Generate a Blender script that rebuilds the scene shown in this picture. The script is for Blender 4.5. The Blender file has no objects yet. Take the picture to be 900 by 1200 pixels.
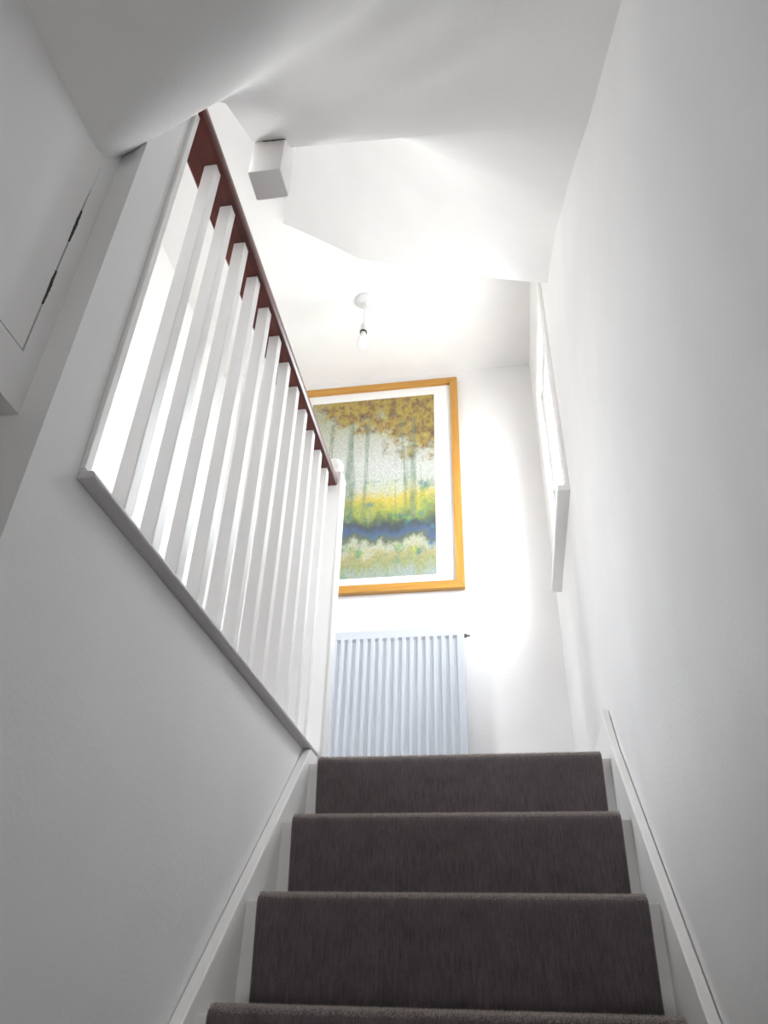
import bpy, bmesh, math, random
from mathutils import Vector, Matrix

random.seed(7)
scene = bpy.context.scene
C = scene.collection

# ------------------------------------------------------------------ camera
F_PX, PITCH, YAW, ROLL = 865.45, math.radians(33.975), math.radians(9.968), math.radians(1.721)
cam_d = bpy.data.cameras.new('camera')
cam = bpy.data.objects.new('camera', cam_d)
C.objects.link(cam)
fh = Vector((-math.sin(YAW), math.cos(YAW), 0))
r0 = Vector((math.cos(YAW), math.sin(YAW), 0))
Zv = Vector((0, 0, 1))
fw = math.cos(PITCH) * fh + math.sin(PITCH) * Zv
u0 = -math.sin(PITCH) * fh + math.cos(PITCH) * Zv
rt = math.cos(ROLL) * r0 + math.sin(ROLL) * u0
up = -math.sin(ROLL) * r0 + math.cos(ROLL) * u0
m = Matrix.Identity(4)
for i in range(3):
    m[i][0], m[i][1], m[i][2] = rt[i], up[i], -fw[i]
cam.matrix_world = m
cam_d.sensor_fit = 'HORIZONTAL'
cam_d.sensor_width = 36.0
cam_d.lens = F_PX / 900 * 36
cam_d.clip_start = 0.02
scene.camera = cam

# ------------------------------------------------------------------ daylight and exposure
world = bpy.data.worlds.new('overcast_sky')
scene.world = world
world.use_nodes = True
wn = world.node_tree
wn.nodes.clear()
wo = wn.nodes.new('ShaderNodeOutputWorld')
bg = wn.nodes.new('ShaderNodeBackground')
geo = wn.nodes.new('ShaderNodeTexCoord')
sep = wn.nodes.new('ShaderNodeSeparateXYZ')
ramp = wn.nodes.new('ShaderNodeValToRGB')
mp = wn.nodes.new('ShaderNodeMapRange')
wn.links.new(geo.outputs['Generated'], sep.inputs[0])
mp.inputs[1].default_value = -1
mp.inputs[2].default_value = 1
wn.links.new(sep.outputs['Z'], mp.inputs[0])
wn.links.new(mp.outputs[0], ramp.inputs[0])
e = ramp.color_ramp.elements
e[0].position = 0.0
e[0].color = (0.66, 0.66, 0.64, 1)          # ground, grey
e[1].position = 1.0
e[1].color = (0.90, 0.95, 1.0, 1)            # overcast zenith
k = ramp.color_ramp.elements.new(0.47)
k.color = (0.74, 0.75, 0.74, 1)
k = ramp.color_ramp.elements.new(0.53)
k.color = (0.91, 0.955, 1.0, 1)
wn.links.new(ramp.outputs[0], bg.inputs[0])
bg.inputs[1].default_value = 28.0
wn.links.new(bg.outputs[0], wo.inputs[0])
scene.view_settings.view_transform = 'Standard'
scene.view_settings.look = 'None'
scene.view_settings.gamma = 1.0
scene.view_settings.use_curve_mapping = False
scene.view_settings.exposure = 0.0
scene.cycles.max_bounces = 10
scene.cycles.diffuse_bounces = 6
scene.cycles.transparent_max_bounces = 12
scene.cycles.sample_clamp_indirect = 6.0
scene.cycles.use_denoising = True


def portal(name, loc, rot, sx, sy):
    """sky portal in a window opening: guides sampling of the sky, adds no light"""
    d = bpy.data.lights.new(name, 'AREA')
    d.shape = 'RECTANGLE'
    d.size, d.size_y = sx, sy
    d.cycles.is_portal = True
    o = bpy.data.objects.new(name, d)
    o.location = loc
    o.rotation_euler = rot
    C.objects.link(o)


portal('sky_portal', (0.40, 2.37, 1.93), (0, math.radians(90), 0), 0.98, 0.58)
portal('sky_portal', (-0.15, -1.72, -0.25), (math.radians(90), 0, 0), 0.44, 0.40)
portal('sky_portal', (-1.59, 1.595, 1.16), (0, math.radians(-90), 0), 0.68, 0.55)

# ------------------------------------------------------------------ materials
MATS = {}


def mat(name):
    mt = bpy.data.materials.new(name)
    mt.use_nodes = True
    nt = mt.node_tree
    b = nt.nodes['Principled BSDF']
    MATS[name] = mt
    return mt, nt, b


def N(nt, kind, **kw):
    n = nt.nodes.new(kind)
    for kk, v in kw.items():
        n.inputs[kk].default_value = v
    return n


def paint(name, col, rough, bump, scale, spread=0.03):
    mt, nt, b = mat(name)
    tc = N(nt, 'ShaderNodeTexCoord')
    n1 = N(nt, 'ShaderNodeTexNoise', Scale=scale, Detail=5.0)
    n2 = N(nt, 'ShaderNodeTexNoise', Scale=3.0, Detail=3.0)
    nt.links.new(tc.outputs['Object'], n1.inputs['Vector'])
    nt.links.new(tc.outputs['Object'], n2.inputs['Vector'])
    cr = N(nt, 'ShaderNodeValToRGB')
    cr.color_ramp.elements[0].color = [c * (1 - spread) for c in col] + [1]
    cr.color_ramp.elements[1].color = [min(1, c * (1 + spread)) for c in col] + [1]
    cr.color_ramp.elements[0].position = .3
    cr.color_ramp.elements[1].position = .7
    nt.links.new(n2.outputs['Fac'], cr.inputs[0])
    nt.links.new(cr.outputs[0], b.inputs['Base Color'])
    b.inputs['Roughness'].default_value = rough
    if bump:
        bp = N(nt, 'ShaderNodeBump', Strength=bump, Distance=0.002)
        nt.links.new(n1.outputs['Fac'], bp.inputs['Height'])
        nt.links.new(bp.outputs[0], b.inputs['Normal'])
    return mt


paint('wall_paint', (0.80, 0.791, 0.787), 0.75, 0.25, 120)
paint('ceiling_paint', (0.82, 0.815, 0.808), 0.85, 0.25, 90)
paint('gloss_white', (0.83, 0.818, 0.803), 0.32, 0.06, 60, 0.015)
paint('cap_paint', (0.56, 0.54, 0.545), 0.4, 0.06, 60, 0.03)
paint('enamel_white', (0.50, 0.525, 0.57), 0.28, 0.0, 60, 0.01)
paint('plastic_white', (0.66, 0.66, 0.67), 0.35, 0.0, 60, 0.01)
paint('upvc_white', (0.86, 0.86, 0.86), 0.25, 0.0, 60, 0.01)
paint('rubber_black', (0.015, 0.015, 0.016), 0.5, 0.0, 60, 0.01)
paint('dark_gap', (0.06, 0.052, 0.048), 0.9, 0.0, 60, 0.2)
paint('mat_card', (0.86, 0.86, 0.85), 0.8, 0.1, 300, 0.01)
paint('oak_door', (0.35, 0.22, 0.12), 0.5, 0.1, 40, 0.1)
paint('bulb_opal', (0.9, 0.9, 0.9), 0.25, 0.0, 10, 0.0)
paint('brass', (0.25, 0.22, 0.18), 0.35, 0.0, 10, 0.05)
MATS['brass'].node_tree.nodes['Principled BSDF'].inputs['Metallic'].default_value = .9

# wood
def wood(name, dark, light, rough, scale, axis):
    mt, nt, b = mat(name)
    tc = N(nt, 'ShaderNodeTexCoord')
    mpn = N(nt, 'ShaderNodeMapping')
    s = [scale] * 3
    s[axis] = scale * 0.06
    mpn.inputs['Scale'].default_value = s
    nt.links.new(tc.outputs['Object'], mpn.inputs['Vector'])
    n1 = N(nt, 'ShaderNodeTexNoise', Scale=1.0, Detail=8.0, Roughness=0.65, Distortion=0.6)
    nt.links.new(mpn.outputs[0], n1.inputs['Vector'])
    cr = N(nt, 'ShaderNodeValToRGB')
    cr.color_ramp.elements[0].color = list(dark) + [1]
    cr.color_ramp.elements[1].color = list(light) + [1]
    cr.color_ramp.elements[0].position = .3
    cr.color_ramp.elements[1].position = .72
    nt.links.new(n1.outputs['Fac'], cr.inputs[0])
    nt.links.new(cr.outputs[0], b.inputs['Base Color'])
    b.inputs['Roughness'].default_value = rough
    bp = N(nt, 'ShaderNodeBump', Strength=0.1, Distance=0.001)
    nt.links.new(n1.outputs['Fac'], bp.inputs['Height'])
    nt.links.new(bp.outputs[0], b.inputs['Normal'])


wood('mahogany', (0.040, 0.007, 0.006), (0.135, 0.028, 0.018), 0.35, 60, 1)
wood('frame_wood_across', (0.36, 0.16, 0.022), (0.52, 0.27, 0.05), 0.4, 50, 0)
wood('frame_wood_upright', (0.36, 0.16, 0.022), (0.52, 0.27, 0.05), 0.4, 50, 2)

# carpet: charcoal loop pile with fine vertical ribs
mt, nt, b = mat('carpet')
tc = N(nt, 'ShaderNodeTexCoord')
n1 = N(nt, 'ShaderNodeTexNoise', Scale=420.0, Detail=4.0, Roughness=0.7)
n2 = N(nt, 'ShaderNodeTexNoise', Scale=22.0, Detail=4.0)
mpn = N(nt, 'ShaderNodeMapping')
mpn.inputs['Scale'].default_value = (300, 40, 40)
n3 = N(nt, 'ShaderNodeTexNoise', Scale=1.0, Detail=2.0)
for n in (n1, n2, mpn):
    nt.links.new(tc.outputs['Object'], n.inputs['Vector'])
nt.links.new(mpn.outputs[0], n3.inputs['Vector'])
ma = N(nt, 'ShaderNodeMath')
ma.operation = 'ADD'
nt.links.new(n1.outputs['Fac'], ma.inputs[0])
nt.links.new(n3.outputs['Fac'], ma.inputs[1])
mb = N(nt, 'ShaderNodeMath')
mb.operation = 'MULTIPLY_ADD'
mb.inputs[1].default_value = 0.5
nt.links.new(n2.outputs['Fac'], mb.inputs[0])
nt.links.new(ma.outputs[0], mb.inputs[2])
cr = N(nt, 'ShaderNodeValToRGB')
cr.color_ramp.elements[0].position = 0.35
cr.color_ramp.elements[0].color = (0.034, 0.026, 0.028, 1)
cr.color_ramp.elements[1].position = 0.85
cr.color_ramp.elements[1].color = (0.175, 0.142, 0.148, 1)
md = N(nt, 'ShaderNodeMath')
md.operation = 'MULTIPLY'
md.inputs[1].default_value = 0.5
nt.links.new(mb.outputs[0], md.inputs[0])
nt.links.new(md.outputs[0], cr.inputs[0])
nt.links.new(cr.outputs[0], b.inputs['Base Color'])
b.inputs['Roughness'].default_value = 0.95
b.inputs['Sheen Weight'].default_value = 0.6
b.inputs['Sheen Roughness'].default_value = 0.4
b.inputs['Sheen Tint'].default_value = (0.9, 0.8, 0.72, 1)
bp = N(nt, 'ShaderNodeBump', Strength=0.8, Distance=0.004)
nt.links.new(ma.outputs[0], bp.inputs['Height'])
nt.links.new(bp.outputs[0], b.inputs['Normal'])

mt, nt, b = mat('carpet_fibre_lit')  # paler than the carpet: light on the nosing put into the colour
tc = N(nt, 'ShaderNodeTexCoord')
n1 = N(nt, 'ShaderNodeTexNoise', Scale=700.0, Detail=1.0)
nt.links.new(tc.outputs['Object'], n1.inputs['Vector'])
cr = N(nt, 'ShaderNodeValToRGB')
cr.color_ramp.elements[0].position = .34
cr.color_ramp.elements[0].color = (.07, .058, .058, 1)
cr.color_ramp.elements[1].position = .56
cr.color_ramp.elements[1].color = (.66, .58, .53, 1)
nt.links.new(n1.outputs['Fac'], cr.inputs[0])
nt.links.new(cr.outputs[0], b.inputs['Base Color'])
b.inputs['Roughness'].default_value = .9
b.inputs['Sheen Weight'].default_value = .5

# clear glass for thin panes
def pane_mat(name, gloss):
    mt = bpy.data.materials.new(name)
    mt.use_nodes = True
    nt = mt.node_tree
    nt.nodes.clear()
    out = N(nt, 'ShaderNodeOutputMaterial')
    tr = N(nt, 'ShaderNodeBsdfTransparent')
    gl = N(nt, 'ShaderNodeBsdfGlossy', Roughness=0.02)
    mx = N(nt, 'ShaderNodeMixShader')
    ng = N(nt, 'ShaderNodeTexNoise', Scale=6.0)
    mr = N(nt, 'ShaderNodeMapRange')
    mr.inputs[3].default_value = gloss * .9
    mr.inputs[4].default_value = gloss * 1.1
    nt.links.new(ng.outputs['Fac'], mr.inputs[0])
    nt.links.new(mr.outputs[0], mx.inputs[0])
    nt.links.new(tr.outputs[0], mx.inputs[1])
    nt.links.new(gl.outputs[0], mx.inputs[2])
    nt.links.new(mx.outputs[0], out.inputs[0])
    MATS[name] = mt


pane_mat('window_glass', 0.06)
pane_mat('picture_glass', 0.05)

# ------------------------------------------------------------------ mesh helpers
def new_obj(name, bm, material, parent=None, smooth=False, bevel=0.0, seg=2, angle=None):
    me = bpy.data.meshes.new(name)
    bmesh.ops.recalc_face_normals(bm, faces=bm.faces)
    bm.to_mesh(me)
    bm.free()
    me.materials.append(MATS[material])
    if smooth:
        for p in me.polygons:
            p.use_smooth = True
    o = bpy.data.objects.new(name, me)
    C.objects.link(o)
    if parent:
        o.parent = parent
    if bevel:
        md_ = o.modifiers.new('bevel', 'BEVEL')
        md_.width = bevel
        md_.segments = seg
        md_.limit_method = 'ANGLE'
        md_.angle_limit = math.radians(40)
    if angle is not None and smooth:
        try:
            me.set_sharp_from_angle(angle=math.radians(angle))
        except Exception:
            pass
    return o


def add_box(bm, x0, x1, y0, y1, z0, z1):
    v = [bm.verts.new((x, y, z)) for z in (z0, z1) for y in (y0, y1) for x in (x0, x1)]
    for f in ((0, 2, 3, 1), (4, 5, 7, 6), (0, 1, 5, 4), (2, 6, 7, 3), (0, 4, 6, 2), (1, 3, 7, 5)):
        bm.faces.new([v[i] for i in f])


def boxes(*bs):
    bm = bmesh.new()
    for b_ in bs:
        add_box(bm, *b_)
    return bm


def prism_x(bm, prof, x0, x1):
    """extrude a y-z profile along x"""
    a = [bm.verts.new((x0, y, z)) for y, z in prof]
    c = [bm.verts.new((x1, y, z)) for y, z in prof]
    n = len(prof)
    bm.faces.new(a)
    bm.faces.new(list(reversed(c)))
    for i in range(n):
        bm.faces.new((a[i], c[i], c[(i + 1) % n], a[(i + 1) % n]))


def prism_y(bm, prof, y0, y1):
    a = [bm.verts.new((x, y0, z)) for x, z in prof]
    c = [bm.verts.new((x, y1, z)) for x, z in prof]
    n = len(prof)
    bm.faces.new(a)
    bm.faces.new(list(reversed(c)))
    for i in range(n):
        bm.faces.new((a[i], c[i], c[(i + 1) % n], a[(i + 1) % n]))


def lathe(bm, prof, cx, cy, n=24):
    rings = []
    for r, z in prof:
        if r < 1e-6:
            rings.append([bm.verts.new((cx, cy, z))])
        else:
            rings.append([bm.verts.new((cx + r * math.cos(2 * math.pi * i / n), cy + r * math.sin(2 * math.pi * i / n), z)) for i in range(n)])
    for a, c in zip(rings, rings[1:]):
        for i in range(n):
            j = (i + 1) % n
            if len(a) == 1 and len(c) == 1:
                continue
            if len(a) == 1:
                bm.faces.new((a[0], c[j], c[i]))
            elif len(c) == 1:
                bm.faces.new((a[i], a[j], c[0]))
            else:
                bm.faces.new((a[i], a[j], c[j], c[i]))


def struct(o):
    o['kind'] = 'structure'
    return o


def tag(o, label, cat, group=None):
    o['label'] = label
    o['category'] = cat
    if group:
        o['group'] = group
    return o


def empty(name, loc):
    o = bpy.data.objects.new(name, None)
    o.empty_display_size = .05
    o.location = loc
    C.objects.link(o)
    return o


def child(o, parent):
    """parent while keeping the world position of mesh data built in world space"""
    o.parent = parent
    o.matrix_parent_inverse = Matrix.Translation(-parent.location)
    return o


# ------------------------------------------------------------------ dimensions (metres, camera at the origin)
XR, XL = 0.26, -0.524            # stairwell side walls
YF, ZL = 2.998, 2.967            # far wall, landing ceiling
ZF = 0.524                       # landing floor
XB = -1.45                       # landing's far left wall
ZH = 1.085                       # hall ceiling
ZG = -1.576                      # hall floor
XH = -0.562                      # lintel wall over the doorway
YE = 0.601                       # end of the landing wall towards the camera
YW = 0.69                        # landing side of that wall
YK = -1.6                        # back of the hall
RISE, GO, Y0, Z0 = 0.175, 0.1843, 1.28, -0.001

# ------------------------------------------------------------------ setting
# right wall with the window opening
WY0, WY1, WZ0, WZ1 = 2.09, 2.66, 1.45, 2.41
struct(new_obj('wall_right', boxes(
    (XR, XR + .12, YK - .1, WY0, ZG - .1, ZL + .1),
    (XR, XR + .12, WY1, YF + .1, ZG - .1, ZL + .1),
    (XR, XR + .12, WY0, WY1, ZG - .1, WZ0),
    (XR, XR + .12, WY0, WY1, WZ1, ZL + .1)), 'wall_paint'))
struct(new_obj('wall_far', boxes((XB - .1, XR + .01, YF, YF + .1, ZG - .1, ZL + .1)), 'wall_paint'))
# far left wall of the landing with an unseen opening added for side light
BY0, BY1, BZ0, BZ1 = 1.32, 1.87, 0.82, 1.50
struct(new_obj('wall_landing', boxes(
    (XB - .12, XB, YE, BY0, ZF - .2, ZL + .1),
    (XB - .12, XB, BY1, YF + .1, ZF - .2, ZL + .1),
    (XB - .12, XB, BY0, BY1, ZF - .2, BZ0),
    (XB - .12, XB, BY0, BY1, BZ1, ZL + .1)), 'wall_paint'))
# wall that closes the landing towards the camera; its end is the grey strip beside the balusters
struct(new_obj('wall_landing_end', boxes(
    (XB - .1, XL, YE, YW, ZF - .2, ZL + .1)), 'wall_paint'))
# wall below the balustrade
struct(new_obj('wall_left', boxes((XL - .1, XL, YE, YW, ZG - .1, ZF - .2), (XL - .1, XL, YW, 1.945, ZG - .1, 0.5565)), 'wall_paint'))
# lintel wall above the doorway, with the hatch hole cut in
HY0, HY1, HZ0, HZ1 = 0.10, 0.570, 0.668, 1.16
struct(new_obj('wall_lintel', boxes(
    (XH - .1, XH, -.35, HY0, 0.592, ZH + .2),
    (XH - .1, XH, HY1, YE, 0.592, ZH + .2),
    (XH - .1, XH, HY0, HY1, 0.592, HZ0),
    (XH - .1, XH, HY0, HY1, HZ1, ZH + .2),
    (XH - .1, XH - .06, HY0, HY1, HZ0, HZ1)), 'wall_paint'))
struct(new_obj('wall_hall', boxes((XH - .1, XH, YK - .1, -.35, ZG - .1, ZH + .2)), 'wall_paint'))
# dim room beyond the doorway
struct(new_obj('wall_side_room', boxes(
    (-1.6, -1.5, -1.2, YE, ZG - .1, .8),
    (-1.6, XH - .1, -1.3, -1.2, ZG - .1, .8),
    (-1.6, XH - .1, -1.3, YE, 0.75, .8),
    (-1.6, XL - .1, YE, YE + .1, ZG - .1, ZF - .2),
    (-1.6, XB - .1, YE, YE + .1, ZF - .2, .8)), 'wall_paint'))
# hall back wall with a small unseen opening added for fill light
DX0, DX1, DZ0, DZ1 = -.37, .07, -.45, -.05
struct(new_obj('wall_back', boxes(
    (XH - .1, DX0, YK - .1, YK, ZG - .1, ZH + .2),
    (DX1, XR + .1, YK - .1, YK, ZG - .1, ZH + .2),
    (DX0, DX1, YK - .1, YK, ZG - .1, DZ0),
    (DX0, DX1, YK - .1, YK, DZ1, ZH + .2)), 'wall_paint'))
# floors
struct(new_obj('floor', boxes(
    (XB, XL - .02, YW, YF, ZF - .2, ZF),
    (XL - .02, XR, 1.945, YF, ZF - .2, ZF),
    (-.473, .220, Y0 + 3 * GO + .03, 1.945, ZF - .03, ZF)), 'carpet'))
struct(new_obj('floor_hall', boxes((-1.6, XR + .1, YK - .1, 2.2, ZG - .1, ZG)), 'oak_door'))
struct(new_obj('wall_under_landing', boxes((XL - .1, XR, 1.95, 2.05, ZG, ZF - .2)), 'wall_paint'))

# landing ceiling
struct(new_obj('ceiling', boxes((XB - .1, XR + .1, YE, YF + .1, ZL, ZL + .1)), 'ceiling_paint'))


# sloping plaster soffit over the stairs: flat hall ceiling, diagonal cove, straight slope, then winder
def slope(x, y):
    return .929 + .73 * y + .095 * (XR - x)


def sstep(t):
    t = max(0, min(1, t))
    return t * t * (3 - 2 * t)


PA, PB = Vector((-.55, .575)), Vector((.26, .30))      # fold where the flat hall ceiling turns up
FD = (PB - PA).normalized()
FN = Vector((-FD.y, FD.x))


def softplus(v, k_):
    return v if v > 20 * k_ else k_ * math.log1p(math.exp(v / k_))


def hall_z(x, y):
    d = (Vector((x, y)) - PA).dot(FN)
    r = 3.0 * softplus(d, .014 + .10 * max(0, x + .56))
    top = max(slope(x, y) - ZH, 0)
    return ZH + max(0, top - softplus(top - r, .012))


NX, NY = -.437, .89           # centre of the dropped newel


WZ = [(0, 0.0), (.27, .160), (.54, .327), (.937, .645), (1.261, .826), (1.61, 1.018), (1.838, 1.267), (1.944, 1.388), (2.1, 1.60), (3.2, 3.2)]


def winder_z(x, y):
    th = math.atan2(max(1e-6, y - NY), x - NX)
    for (a0, z0), (a1, z1) in zip(WZ, WZ[1:]):
        if th <= a1:
            f_ = (th - a0) / (a1 - a0)
            break
    rise = z0 + (z1 - z0) * f_
    return min(ZL + .03, slope(XR, NY) + .095 * (XR - x) * max(0, 1 - th / .6) + rise)


def edge_y(x):
    return 1.84 + .10 * (XR - x)


bm = bmesh.new()
xs = [-.60, -.58, -.562, -.552, -.542, -.532, -.524, -.516, -.508, -.500, -.489, -.478] + [-.478 + .738 * i / 24 for i in range(1, 25)] + [.28]
ys = [YK - .05, -1.0, -.5, -.2] + [-.2 + .89 * i / 60 for i in range(1, 61)] + [YW + (NY - YW) * i / 8 for i in range(1, 9)]
XI = 11                                       # column on the bulkhead's left edge
gv = {}
for j, y in enumerate(ys):
    for i, x in enumerate(xs):
        gv[i, j] = bm.verts.new((x, y, hall_z(x, y)))
for j in range(len(ys) - 1):
    for i in range(len(xs) - 1):
        yc, xc = (ys[j] + ys[j + 1]) / 2, (xs[i] + xs[i + 1]) / 2
        if yc > YW and xc < -.478:
            continue
        bm.faces.new((gv[i, j], gv[i + 1, j], gv[i + 1, j + 1], gv[i, j + 1]))
# winder part: the same columns carried on round the dropped newel, plus columns to its left
JN = len(ys) - 1
cols = [(None, -1.10 + .618 * q / 20) for q in range(20)] + [(i, xs[i]) for i in range(XI, len(xs))]
NRW = 48
wv = []
for ci, x in cols:
    col_ = []
    for q in range(NRW + 1):
        if q == 0 and ci is not None:
            col_.append(gv[ci, JN])
            continue
        y = NY + (edge_y(x) - NY) * (q / NRW) ** 1.25
        col_.append(bm.verts.new((x, y, winder_z(x, y))))
    wv.append(col_)
for a in range(len(cols) - 1):
    for q in range(NRW):
        bm.faces.new((wv[a][q], wv[a + 1][q], wv[a + 1][q + 1], wv[a][q + 1]))
# face of the stair above towards the far wall (unseen from below), up to the ceiling
rim = [c_[-1] for c_ in wv]
rtop = [bm.verts.new((v.co.x, v.co.y, ZL + .04)) for v in rim]
for a in range(len(rim) - 1):
    bm.faces.new((rim[a], rim[a + 1], rtop[a + 1], rtop[a]))
bmesh.ops.delete(bm, geom=[v for v in bm.verts if not v.link_faces], context='VERTS')
# outer side of the bulkhead, up to the ceiling
side = [gv[XI, j] for j in range(len(ys)) if ys[j] > YW - 1e-4]
tops = [bm.verts.new((v.co.x, v.co.y, ZL + .02)) for v in side]
for a in range(len(side) - 1):
    bm.faces.new((side[a], side[a + 1], tops[a + 1], tops[a]))
struct(new_obj('ceiling_slope', bm, 'ceiling_paint', smooth=True, angle=40))

# roof slab over hall so no sky leaks in above the soffit
struct(new_obj('ceiling_hall_slab', boxes((-1.7, XR + .12, YK - .1, YE + .02, ZH + .45, ZH + .5), ), 'ceiling_paint'))

# ------------------------------------------------------------------ dropped newel end
t = empty('dropped_newel', (-.4375, .89, 1.502))
tag(t, 'square white newel end hanging below the sloping ceiling', 'post')
child(new_obj('newel_shaft', boxes((-.474, -.401, .855, .924, 1.502, ZL)), 'gloss_white', bevel=.002), t)
bm = bmesh.new()  # dark irregular crack where the newel meets the soffit
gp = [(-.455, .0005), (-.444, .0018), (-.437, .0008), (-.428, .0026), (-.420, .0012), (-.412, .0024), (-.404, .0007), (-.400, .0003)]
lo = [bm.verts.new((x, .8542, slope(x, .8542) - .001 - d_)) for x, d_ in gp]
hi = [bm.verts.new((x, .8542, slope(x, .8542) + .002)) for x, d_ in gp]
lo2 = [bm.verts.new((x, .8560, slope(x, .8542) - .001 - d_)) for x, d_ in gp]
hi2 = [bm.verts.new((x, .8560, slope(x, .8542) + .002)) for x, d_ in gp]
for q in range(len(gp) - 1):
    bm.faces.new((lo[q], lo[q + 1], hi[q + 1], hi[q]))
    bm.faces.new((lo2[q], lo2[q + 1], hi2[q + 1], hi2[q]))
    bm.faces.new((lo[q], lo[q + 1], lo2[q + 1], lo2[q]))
child(new_obj('crack_gap', bm, 'dark_gap'), t)

# ------------------------------------------------------------------ hatch in the lintel wall
t = empty('access_hatch', (XH, (HY0 + HY1) / 2, HZ0))
tag(t, 'white painted access hatch with a dark cracked joint, high on the left wall', 'hatch')
bm = bmesh.new()
prism_x(bm, [(HY0 + .003, HZ0 + .003), (HY1 - .0025, HZ0 + .003), (HY1 - .0025, .985), (HY1 - .0012, 1.012), (HY1 + .0005, 1.02),
             (HY1 + .0005, HZ1), (HY0 + .003, HZ1)], XH - .022, XH - .0008)
child(new_obj('hatch_door', bm, 'wall_paint'), t)
for za, zb in ((.757, .822), (.888, .958)):
    bm = bmesh.new()
    n_ = 14
    lft, rgt = [], []
    for q in range(n_ + 1):
        f_ = q / n_
        env = math.sin(math.pi * f_)
        lft.append((HY1 - .0025 - env * random.uniform(.0002, .0014), za + (zb - za) * f_))
        rgt.append((HY1 + env * random.uniform(.0003, .0018), za + (zb - za) * f_))
    prism_x(bm, lft + rgt[::-1], XH - .004, XH + .0004)
    child(new_obj('chipped_joint', bm, 'dark_gap'), t)

# ------------------------------------------------------------------ window in the right wall
w = struct(empty('window_1', (XR, (WY0 + WY1) / 2, WZ0)))
tw = .06
# architrave boards
for nm, b_ in (('architrave', (XR - .014, XR + .002, WY0 - tw, WY0, WZ0, WZ1 + tw)),
               ('architrave', (XR - .014, XR + .002, WY1, WY1 + tw, WZ0, WZ1 + tw)),
               ('architrave', (XR - .014, XR + .002, WY0, WY1, WZ1, WZ1 + tw))):
    child(new_obj(nm, boxes(b_), 'gloss_white', bevel=.004), w)
child(new_obj('window_sill', boxes((XR - .040, XR + .03, 2.03, 2.75, 1.427, 1.452)), 'gloss_white', bevel=.004), w)
fx0, fx1 = XR + .015, XR + .06
fb = .04
frame = child(new_obj('window_frame', boxes(
    (fx0, fx1, WY0, WY0 + fb, WZ0, WZ1), (fx0, fx1, WY1 - fb, WY1, WZ0, WZ1),
    (fx0, fx1, WY0 + fb, WY1 - fb, WZ0, WZ0 + fb), (fx0, fx1, WY0 + fb, WY1 - fb, WZ1 - fb, WZ1)), 'upvc_white', bevel=.004), w)
child(new_obj('window_pane', boxes((XR + .034, XR + .038, WY0 + fb, WY1 - fb, WZ0 + fb, WZ1 - fb)), 'window_glass'), w)
child(new_obj('gasket', boxes(
    (fx0 - .001, fx0 + .012, WY1 - fb - .004, WY1 - fb, WZ0 + fb, WZ0 + .34)), 'rubber_black'), w)
bm = boxes((fx0 - .022, fx0, WY1 - .030, WY1 - .012, 1.86, 1.90), (fx0 - .030, fx0 - .018, WY1 - .028, WY1 - .014, 1.80, 1.895))
child(new_obj('window_handle', bm, 'upvc_white', bevel=.003), w)

# two unseen windows added to light the landing and the hall
w = struct(empty('window_added_left', (XB - .06, (BY0 + BY1) / 2, BZ0)))
child(new_obj('window_frame', boxes(
    (XB - .09, XB - .03, BY0, BY0 + .04, BZ0, BZ1), (XB - .09, XB - .03, BY1 - .04, BY1, BZ0, BZ1),
    (XB - .09, XB - .03, BY0 + .04, BY1 - .04, BZ0, BZ0 + .04), (XB - .09, XB - .03, BY0 + .04, BY1 - .04, BZ1 - .04, BZ1)), 'upvc_white', bevel=.004), w)
child(new_obj('window_pane', boxes((XB - .062, XB - .058, BY0 + .04, BY1 - .04, BZ0 + .04, BZ1 - .04)), 'window_glass'), w)
w = struct(empty('window_added_back', (-.15, YK - .05, DZ0)))
child(new_obj('window_frame', boxes(
    (DX0, DX0 + .04, YK - .08, YK - .03, DZ0, DZ1), (DX1 - .04, DX1, YK - .08, YK - .03, DZ0, DZ1),
    (DX0 + .04, DX1 - .04, YK - .08, YK - .03, DZ0, DZ0 + .04), (DX0 + .04, DX1 - .04, YK - .08, YK - .03, DZ1 - .04, DZ1)), 'upvc_white', bevel=.004), w)
child(new_obj('window_pane', boxes((DX0 + .04, DX1 - .04, YK - .057, YK - .053, DZ0 + .04, DZ1 - .04)), 'window_glass'), w)

# skirting on the landing
struct(new_obj('baseboard_right', boxes((XR - .018, XR, 1.905, YF, ZF, ZF + .10)), 'gloss_white', bevel=.004))
struct(new_obj('baseboard_far', boxes((XB, XR - .018, YF - .018, YF, ZF, ZF + .10)), 'gloss_white', bevel=.004))

# ------------------------------------------------------------------ staircase
st = empty('staircase', (-.13, 0, ZG))
tag(st, 'white painted staircase with charcoal carpet on its steps and plain side strings', 'staircase')


def string_board(x0, x1, yend, top):
    prof = [(-.25, ZG), (-.25, ZG + .16)]
    n0 = -.25
    prof = [(y_, z_) for y_, z_ in [(-.30, ZG), (.10, ZG), (yend, .95 * (yend - Y0) - .32)]]
    prof += top
    prof += [(-.25, .95 * (-.25 - Y0) - .004), (-.30, .95 * (-.30 - Y0) - .004)]
    bm_ = bmesh.new()
    prism_x(bm_, prof, x0, x1)
    return bm_


child(new_obj('string_board', string_board(XL + .0015, -.500, 1.94, [(1.94, .5535), (1.869, .5535)]), 'gloss_white', bevel=.003), st)
child(new_obj('string_board', string_board(.240, XR - .0015, 1.905, [(1.905, .645), (1.897, .648), (1.882, .630), (1.80, .522)]), 'gloss_white', bevel=.003), st)

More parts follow.
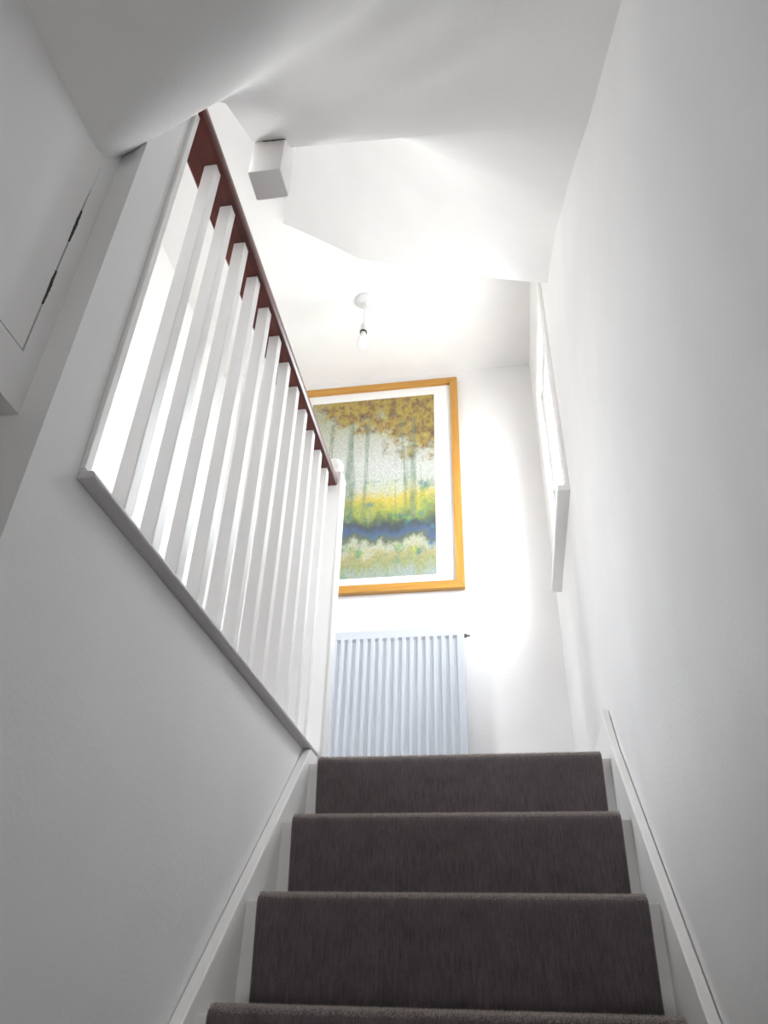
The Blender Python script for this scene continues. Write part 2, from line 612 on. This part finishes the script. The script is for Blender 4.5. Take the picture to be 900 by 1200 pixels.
carpet_me = None
step_me = None
for i in range(3, -9, -1):
    y, z = Y0 + i * GO, Z0 + i * RISE
    if i >= 2:
        tb = .075 if i == 3 else GO + .024        # the top step runs into the landing floor
        # painted tread and riser, built around the nosing point
        bm = bmesh.new()
        prism_x(bm, [(.024, -RISE - .012), (.044, -RISE - .012), (.044, -.03), (tb, -.03), (tb, -.012), (.024, -.012)], -.500, .240)
        so = new_obj('step', bm, 'gloss_white')
        step_me = so.data
        # carpet cover: rounded nosing, riser tucked back
        cb = .075 if i == 3 else GO + .03
        prof = [(cb, 0.0), (.060, 0.0005), (.035, .0008)]
        for q in range(0, 9):
            a = math.pi / 2 + math.pi / 2 * q / 8
            prof.append((.017 + .017 * math.cos(a), -.018 + .018 * math.sin(a)))
        prof += [(.0008, -.030), (.0035, -.050), (.008, -.090), (.013, -.135), (.0155, -RISE + .002)]
        prof += [(.0235, -RISE + .002), (.0235, -.0118), (cb, -.0118)]
        bm = bmesh.new()
        prism_x(bm, prof, -.473, .220)
        co = new_obj('carpet_cover', bm, 'carpet', smooth=True, angle=45)
        carpet_me = co.data
    else:
        so = bpy.data.objects.new('step', step_me)
        co = bpy.data.objects.new('carpet_cover', carpet_me)
        C.objects.link(so)
        C.objects.link(co)
    so.parent = st
    so.location = Vector((0, y, z)) - st.location
    co.parent = so
    bv = co.modifiers.new('bevel', 'BEVEL')
    bv.width = .006
    bv.segments = 3
    bv.limit_method = 'ANGLE'
    bv.angle_limit = math.radians(60)

# short pile fibres along each nosing, shared by all the steps
verts, faces = [], []
for q in range(15000):
    x = random.uniform(-.4715, .2185)
    t_ = random.random()
    if t_ < .72:
        yy, zz, ny_, nz_ = random.uniform(.017, .034), .0002, 0, 1
    else:
        a = math.pi / 2 + math.pi / 3 * random.random() ** 1.5
        ny_, nz_ = math.cos(a), math.sin(a)
        yy, zz = .017 + .017 * ny_, -.018 + .018 * nz_
    ln = random.uniform(.0025, .0060)
    d_ = Vector((random.gauss(0, .45), ny_ + random.gauss(0, .35), nz_ + random.gauss(0, .25))).normalized() * ln
    p_ = Vector((x, yy, zz))
    ang = random.random() * math.pi
    w_ = Vector((math.cos(ang), math.sin(ang) * .5, math.sin(ang) * .5)) * .0006
    k0 = len(verts)
    verts += [p_ - w_, p_ + w_, p_ + d_]
    faces.append((k0, k0 + 1, k0 + 2))
pile_me = bpy.data.meshes.new('carpet_pile')
pile_me.from_pydata(verts, [], faces)
pile_me.materials.append(MATS['carpet_fibre_lit'])
for so in [c for c in st.children if c.name.startswith('step')]:
    po = bpy.data.objects.new('carpet_pile', pile_me)
    C.objects.link(po)
    po.parent = so
    po['kind'] = 'stuff'

# ------------------------------------------------------------------ balustrade
bl = empty('balustrade', (-.535, 1.32, .548))
tag(bl, 'white landing balustrade with square spindles and dark red-brown wooden handrail', 'balustrade')
# capping board on top of the stairwell wall
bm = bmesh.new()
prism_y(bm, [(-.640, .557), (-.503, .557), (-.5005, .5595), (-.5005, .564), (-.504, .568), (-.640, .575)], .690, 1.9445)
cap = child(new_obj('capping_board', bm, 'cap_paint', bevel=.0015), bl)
# half newel fixed to the wall end
child(new_obj('half_newel', boxes((-.575, -.517, YW + .0005, .705, .574, 1.455)), 'gloss_white', bevel=.001), bl)
# newel post
nw = child(new_obj('newel_post', boxes((-.562, -.490, 1.945, 2.015, ZF, 1.515)), 'gloss_white', bevel=.008, seg=3), bl)
bm = bmesh.new()
R_ = .031
prof = [(0, 1.513), (.022, 1.513), (.024, 1.520), (.018, 1.527), (.017, 1.531)]
for q in range(12):
    a = -math.pi / 2 * .62 + (math.pi / 2 * 1.62) * q / 11
    prof.append((max(0, R_ * math.cos(a)), 1.556 + R_ * math.sin(a)))
prof[-1] = (0, 1.556 + R_)
lathe(bm, prof, -.526, 1.98)
cp_ = new_obj('ball_cap', bm, 'gloss_white', smooth=True, angle=50)
cp_.parent = nw
cp_.matrix_parent_inverse = Matrix.Identity(4)
# handrail, rounded top, flat underside
prof = [(-.575, 1.452), (-.507, 1.452), (-.504, 1.456), (-.504, 1.478), (-.509, 1.489), (-.521, 1.500), (-.541, 1.505),
        (-.561, 1.500), (-.573, 1.489), (-.578, 1.478), (-.578, 1.456)]
bm = bmesh.new()
prism_y(bm, prof, YW + .0006, 1.9445)
rail = child(new_obj('handrail', bm, 'mahogany', smooth=True, angle=40), bl)
for p in rail.data.polygons:
    if len(p.vertices) > 4:
        p.use_smooth = False
# spindles
bm = boxes((-.0065, .0205, 0, .026, .5725, 1.453))
sp0 = None
for kk in range(12):
    if sp0 is None:
        s_ = new_obj('baluster', bm, 'gloss_white', bevel=.0015)
        sp0 = s_
    else:
        s_ = sp0.copy()
        C.objects.link(s_)
    child(s_, bl)
    s_.location = (-.5370, .800 + .0952 * kk, 0)

# ------------------------------------------------------------------ picture
PXR, PXL, PZB, PZT = -.139, -1.06, 1.590, 2.895
pc = empty('framed_picture', ((PXR + PXL) / 2, YF, PZB))
tag(pc, 'large golden wood framed print of autumn trees above water, on the far wall', 'picture')
fwid, fd = .040, .030
y0 = YF - .004


def bar(name, pts, material):
    bm_ = bmesh.new()
    a = [bm_.verts.new((x, y0, z)) for x, z in pts]
    c = [bm_.verts.new((x, y0 - fd, z)) for x, z in pts]
    bm_.faces.new(a)
    bm_.faces.new(c[::-1])
    for i in range(4):
        bm_.faces.new((a[i], c[i], c[(i + 1) % 4], a[(i + 1) % 4]))
    child(new_obj(name, bm_, material, bevel=.002), pc)


xi0, xi1, zi0, zi1 = PXL + fwid, PXR - fwid, PZB + fwid, PZT - fwid
bar('frame_bar', [(PXL, PZT), (PXR, PZT), (xi1, zi1), (xi0, zi1)], 'frame_wood_across')
bar('frame_bar', [(PXL, PZB), (PXR, PZB), (xi1, zi0), (xi0, zi0)], 'frame_wood_across')
bar('frame_bar', [(PXL, PZB), (PXL, PZT), (xi0, zi1), (xi0, zi0)], 'frame_wood_upright')
bar('frame_bar', [(PXR, PZB), (PXR, PZT), (xi1, zi1), (xi1, zi0)], 'frame_wood_upright')
child(new_obj('mat_board', boxes((xi0 - .005, xi1 + .005, YF - .016, YF - .006, zi0 - .005, zi1 + .005)), 'mat_card'), pc)
ax0, ax1, az0, az1 = xi0 + .075, -.268, 1.674, 2.795
bm = bmesh.new()
add_box(bm, ax0, ax1, YF - .0175, YF - .016, az0, az1)
MATS['art'] = None
# painterly colours, procedural
mt, nt, b = mat('art')
tc = N(nt, 'ShaderNodeTexCoord')
L = nt.links.new
mpn = N(nt, 'ShaderNodeMapping')
mpn.inputs['Location'].default_value = (-ax0, 0, -az0)
L(tc.outputs['Object'], mpn.inputs['Vector'])
sc_ = N(nt, 'ShaderNodeVectorMath')
sc_.operation = 'MULTIPLY'
sc_.inputs[1].default_value = (1 / (ax1 - ax0), 0, 1 / (az1 - az0))
L(mpn.outputs[0], sc_.inputs[0])
sp_ = N(nt, 'ShaderNodeSeparateXYZ')
L(sc_.outputs[0], sp_.inputs[0])


def noise(scale, detail=4.0, stretch=(1, 1, 1), off=0.0, rough=.6):
    mm = N(nt, 'ShaderNodeMapping')
    mm.inputs['Scale'].default_value = stretch
    mm.inputs['Location'].default_value = (off, off, off)
    L(sc_.outputs[0], mm.inputs['Vector'])
    n_ = N(nt, 'ShaderNodeTexNoise', Scale=scale, Detail=detail, Roughness=rough)
    L(mm.outputs[0], n_.inputs['Vector'])
    return n_


def math_(op, a, c=None, clamp=False):
    n_ = N(nt, 'ShaderNodeMath')
    n_.operation = op
    n_.use_clamp = clamp
    for s__, v in ((0, a), (1, c)):
        if v is None:
            continue
        if isinstance(v, (int, float)):
            n_.inputs[s__].default_value = v
        else:
            L(v, n_.inputs[s__])
    return n_.outputs[0]


def mix(f, a, c):
    n_ = N(nt, 'ShaderNodeMix')
    n_.data_type = 'RGBA'
    L(f, n_.inputs[0])
    for s__, v in ((6, a), (7, c)):
        if isinstance(v, tuple):
            n_.inputs[s__].default_value = v
        else:
            L(v, n_.inputs[s__])
    return n_.outputs[2]


def cramp(val, stops, interp='LINEAR'):
    n_ = N(nt, 'ShaderNodeValToRGB')
    n_.color_ramp.interpolation = interp
    els = n_.color_ramp.elements
    els[0].position, els[0].color = stops[0][0], stops[0][1]
    els[1].position, els[1].color = stops[-1][0], stops[-1][1]
    for p_, c_ in stops[1:-1]:
        q_ = els.new(p_)
        q_.color = c_
    L(val, n_.inputs[0])
    return n_.outputs[0]


U, V = sp_.outputs['X'], sp_.outputs['Z']
wob = noise(5, 6, (1.3, 1, 1.2), 0.0, .65)
Vw = math_('ADD', V, math_('MULTIPLY', math_('SUBTRACT', wob.outputs['Fac'], .5), .26))
base = cramp(Vw, [(0.0, (.30, .36, .34, 1)), (.06, (.26, .29, .12, 1)), (.11, (.36, .32, .14, 1)), (.155, (.42, .44, .34, 1)), (.185, (.09, .12, .06, 1)),
                  (.215, (.04, .09, .20, 1)), (.255, (.03, .045, .05, 1)), (.29, (.10, .14, .05, 1)), (.33, (.28, .32, .05, 1)),
                  (.40, (.52, .42, .06, 1)), (.45, (.50, .50, .30, 1)), (.50, (.50, .54, .50, 1)), (.60, (.54, .57, .55, 1)), (.80, (.42, .44, .34, 1)), (1.0, (.30, .30, .20, 1))])
# brush strokes
st_n = noise(60, 3, (1, 1, 1.3), 3.1, .6)
strokes = cramp(st_n.outputs['Fac'], [(.35, (.80, .80, .78, 1)), (.65, (1.14, 1.13, 1.12, 1))])
# autumn foliage in the upper part
fo = noise(4.2, 8, (1, 1, 1.5), 1.7, .72)
dens = math_('MULTIPLY', math_('SUBTRACT', V, .56), 1.05)
fm = math_('ADD', fo.outputs['Fac'], dens)
fm = math_('ADD', fm, math_('MULTIPLY', math_('SUBTRACT', U, .55), .34))
fmask = math_('MULTIPLY', math_('SUBTRACT', fm, .67), 9.0, True)
fcol_n = noise(13, 5, (1.2, 1, 1.5), 7.7, .62)
fcol = cramp(fcol_n.outputs['Fac'], [(.30, (.07, .040, .010, 1)), (.43, (.17, .09, .012, 1)), (.53, (.33, .22, .014, 1)), (.62, (.34, .28, .02, 1)), (.72, (.46, .34, .14, 1))])
vm = math_('GREATER_THAN', V, .58)
col = mix(math_('MULTIPLY', fmask, vm), base, fcol)
# broken patches of green and blue low down
gm = noise(7, 6, (1, 1, 1.6), 12.3, .65)
gmask = math_('MULTIPLY', math_('SUBTRACT', gm.outputs['Fac'], .53), 9.0, True)
band = math_('MULTIPLY', math_('LESS_THAN', V, .50), .8)
gcol = cramp(noise(11, 4, (1, 1, 1), 5.5).outputs['Fac'], [(.35, (.03, .10, .30, 1)), (.48, (.05, .22, .16, 1)), (.58, (.16, .30, .04, 1)), (.68, (.55, .52, .10, 1))])
col = mix(math_('MULTIPLY', gmask, band), col, gcol)
# loose upright strokes of grey-green between ground and foliage
vn = noise(6.0, 3, (2.4, 1, .16), 21.4, .5)
vmask = math_('MULTIPLY', math_('SUBTRACT', vn.outputs['Fac'], .585), 14.0, True)
leaf = noise(26, 4, (1, 1, .8), 2.2)
vmask = math_('MULTIPLY', vmask, math_('MULTIPLY', leaf.outputs['Fac'], 1.5, True))
zone = math_('MULTIPLY', math_('GREATER_THAN', V, .28), math_('LESS_THAN', V, .86))
vcol = cramp(noise(20, 3, (1, 1, 1), 9.9).outputs['Fac'], [(.38, (.05, .12, .05, 1)), (.5, (.10, .20, .13, 1)), (.62, (.22, .20, .16, 1))])
col = mix(math_('MULTIPLY', math_('MULTIPLY', vmask, zone), .75), col, vcol)
mxs = N(nt, 'ShaderNodeMix')
mxs.data_type = 'RGBA'
mxs.blend_type = 'MULTIPLY'
mxs.inputs[0].default_value = 1.0
L(col, mxs.inputs[6])
L(strokes, mxs.inputs[7])
L(mxs.outputs[2], b.inputs['Base Color'])
b.inputs['Roughness'].default_value = .6
child(new_obj('print', bm, 'art'), pc)
child(new_obj('glass_pane', boxes((xi0 - .003, xi1 + .003, YF - .0215, YF - .0195, zi0 - .003, zi1 + .003)), 'picture_glass'), pc)

# ------------------------------------------------------------------ radiator
RX1, RX0, RZ0, RZ1 = -.152, -.99, .66, 1.365
RYF = YF - .10
rd = empty('radiator', ((RX0 + RX1) / 2, YF - .06, RZ0))
tag(rd, 'white ribbed steel panel radiator below the framed picture', 'radiator')
pitch, mg = .0335, .004
bm = bmesh.new()
cols = [RX0, RX0 + mg]
offs = [0, 0]
x = RX0 + mg
seqx = [(RX0, 0), (RX0 + mg, 0)]
nf = int((RX1 - RX0 - 2 * mg) / pitch)
mg2 = ((RX1 - RX0) - nf * pitch) / 2
seqx = [(RX0, 0)]
for f in range(nf):
    xa = RX0 + mg2 + f * pitch
    seqx += [(xa, 0), (xa + .006, .010), (xa + .0175, .010), (xa + .0235, 0)]
seqx += [(RX1, 0)]
zrows = [(RZ0, 0), (RZ0 + .035, 0), (RZ0 + .050, 1), (RZ1 - .050, 1), (RZ1 - .038, 0), (RZ1 - .004, 0), (RZ1, .25)]
grid = []
for z, kf in zrows:
    grid.append([bm.verts.new((xx, RYF + (dd * kf if kf in (0, 1) else .004), z)) for xx, dd in seqx])
for j in range(len(grid) - 1):
    for i in range(len(seqx) - 1):
        bm.faces.new((grid[j][i], grid[j][i + 1], grid[j + 1][i + 1], grid[j + 1][i]))
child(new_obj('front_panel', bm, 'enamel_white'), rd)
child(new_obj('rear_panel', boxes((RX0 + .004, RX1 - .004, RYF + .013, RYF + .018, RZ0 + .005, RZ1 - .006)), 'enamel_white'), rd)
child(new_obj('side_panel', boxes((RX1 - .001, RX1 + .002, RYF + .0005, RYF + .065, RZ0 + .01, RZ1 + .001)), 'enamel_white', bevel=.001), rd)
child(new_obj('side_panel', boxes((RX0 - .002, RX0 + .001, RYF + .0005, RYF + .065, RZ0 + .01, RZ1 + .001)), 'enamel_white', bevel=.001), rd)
bm = boxes((RX0, RX1, RYF + .004, RYF + .010, RZ1 - .003, RZ1 + .001), (RX0, RX1, RYF + .056, RYF + .064, RZ1 - .003, RZ1 + .001))
nsl = 46
for f in range(nsl + 1):
    xx = RX0 + (RX1 - RX0) * f / nsl
    add_box(bm, xx - .003, xx + .003, RYF + .010, RYF + .056, RZ1 - .003, RZ1)
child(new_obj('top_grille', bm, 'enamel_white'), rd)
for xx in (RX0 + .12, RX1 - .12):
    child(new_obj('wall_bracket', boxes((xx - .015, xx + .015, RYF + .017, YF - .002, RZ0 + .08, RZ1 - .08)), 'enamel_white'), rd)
bm = bmesh.new()
lathe(bm, [(0, 0), (.009, 0), (.009, .012), (.0045, .014), (.0045, .026), (0, .026)], 0, 0, 12)
bmesh.ops.rotate(bm, verts=bm.verts, cent=(0, 0, 0), matrix=Matrix.Rotation(math.radians(90), 3, 'Y'))
bmesh.ops.translate(bm, verts=bm.verts, vec=(RX1 + .001, RYF + .03, RZ1 - .03))
child(new_obj('bleed_valve', bm, 'brass', smooth=True, angle=40), rd)
bm = bmesh.new()
lathe(bm, [(0, ZF), (.0075, ZF), (.0075, RZ0 + .05), (.014, RZ0 + .05), (.014, RZ0 + .07), (0, RZ0 + .07)], RX1 + .03, RYF + .03, 12)
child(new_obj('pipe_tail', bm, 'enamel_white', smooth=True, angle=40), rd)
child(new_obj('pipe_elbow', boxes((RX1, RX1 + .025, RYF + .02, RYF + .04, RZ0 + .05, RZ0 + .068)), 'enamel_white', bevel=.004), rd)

# ------------------------------------------------------------------ ceiling lamp
LX, LY = -.557, 2.438
lm = empty('pendant_lamp', (LX, LY, ZL))
tag(lm, 'bare white bulb on a short flex hanging from a white ceiling rose', 'lamp')
bm = bmesh.new()
lathe(bm, [(0, ZL), (.050, ZL), (.050, ZL - .006), (.046, ZL - .014), (.032, ZL - .022), (.014, ZL - .026), (.010, ZL - .036), (0, ZL - .036)], LX, LY, 32)
child(new_obj('ceiling_rose', bm, 'plastic_white', smooth=True, angle=35), lm)
bm = bmesh.new()
lathe(bm, [(0, ZL - .03), (.0025, ZL - .03), (.0025, 2.79), (0, 2.79)], LX, LY, 8)
child(new_obj('flex', bm, 'plastic_white', smooth=True, angle=60), lm)
bm = bmesh.new()
lathe(bm, [(0, 2.80), (.007, 2.80), (.010, 2.785), (.016, 2.778), (.0165, 2.755), (.0185, 2.752), (.0185, 2.738), (0, 2.738)], LX, LY, 20)
child(new_obj('lamp_holder', bm, 'plastic_white', smooth=True, angle=35), lm)
bm = bmesh.new()
lathe(bm, [(0, 2.738), (.0175, 2.738), (.0175, 2.732), (0, 2.732)], LX, LY, 20)
child(new_obj('holder_ring', bm, 'rubber_black', smooth=True, angle=35), lm)
bm = bmesh.new()
lathe(bm, [(0, 2.732), (.013, 2.732), (.0135, 2.715), (.020, 2.700), (.0265, 2.680), (.028, 2.665), (.0265, 2.650), (.021, 2.639), (.012, 2.632), (0, 2.630)], LX, LY, 24)
child(new_obj('bulb', bm, 'bulb_opal', smooth=True), lm)
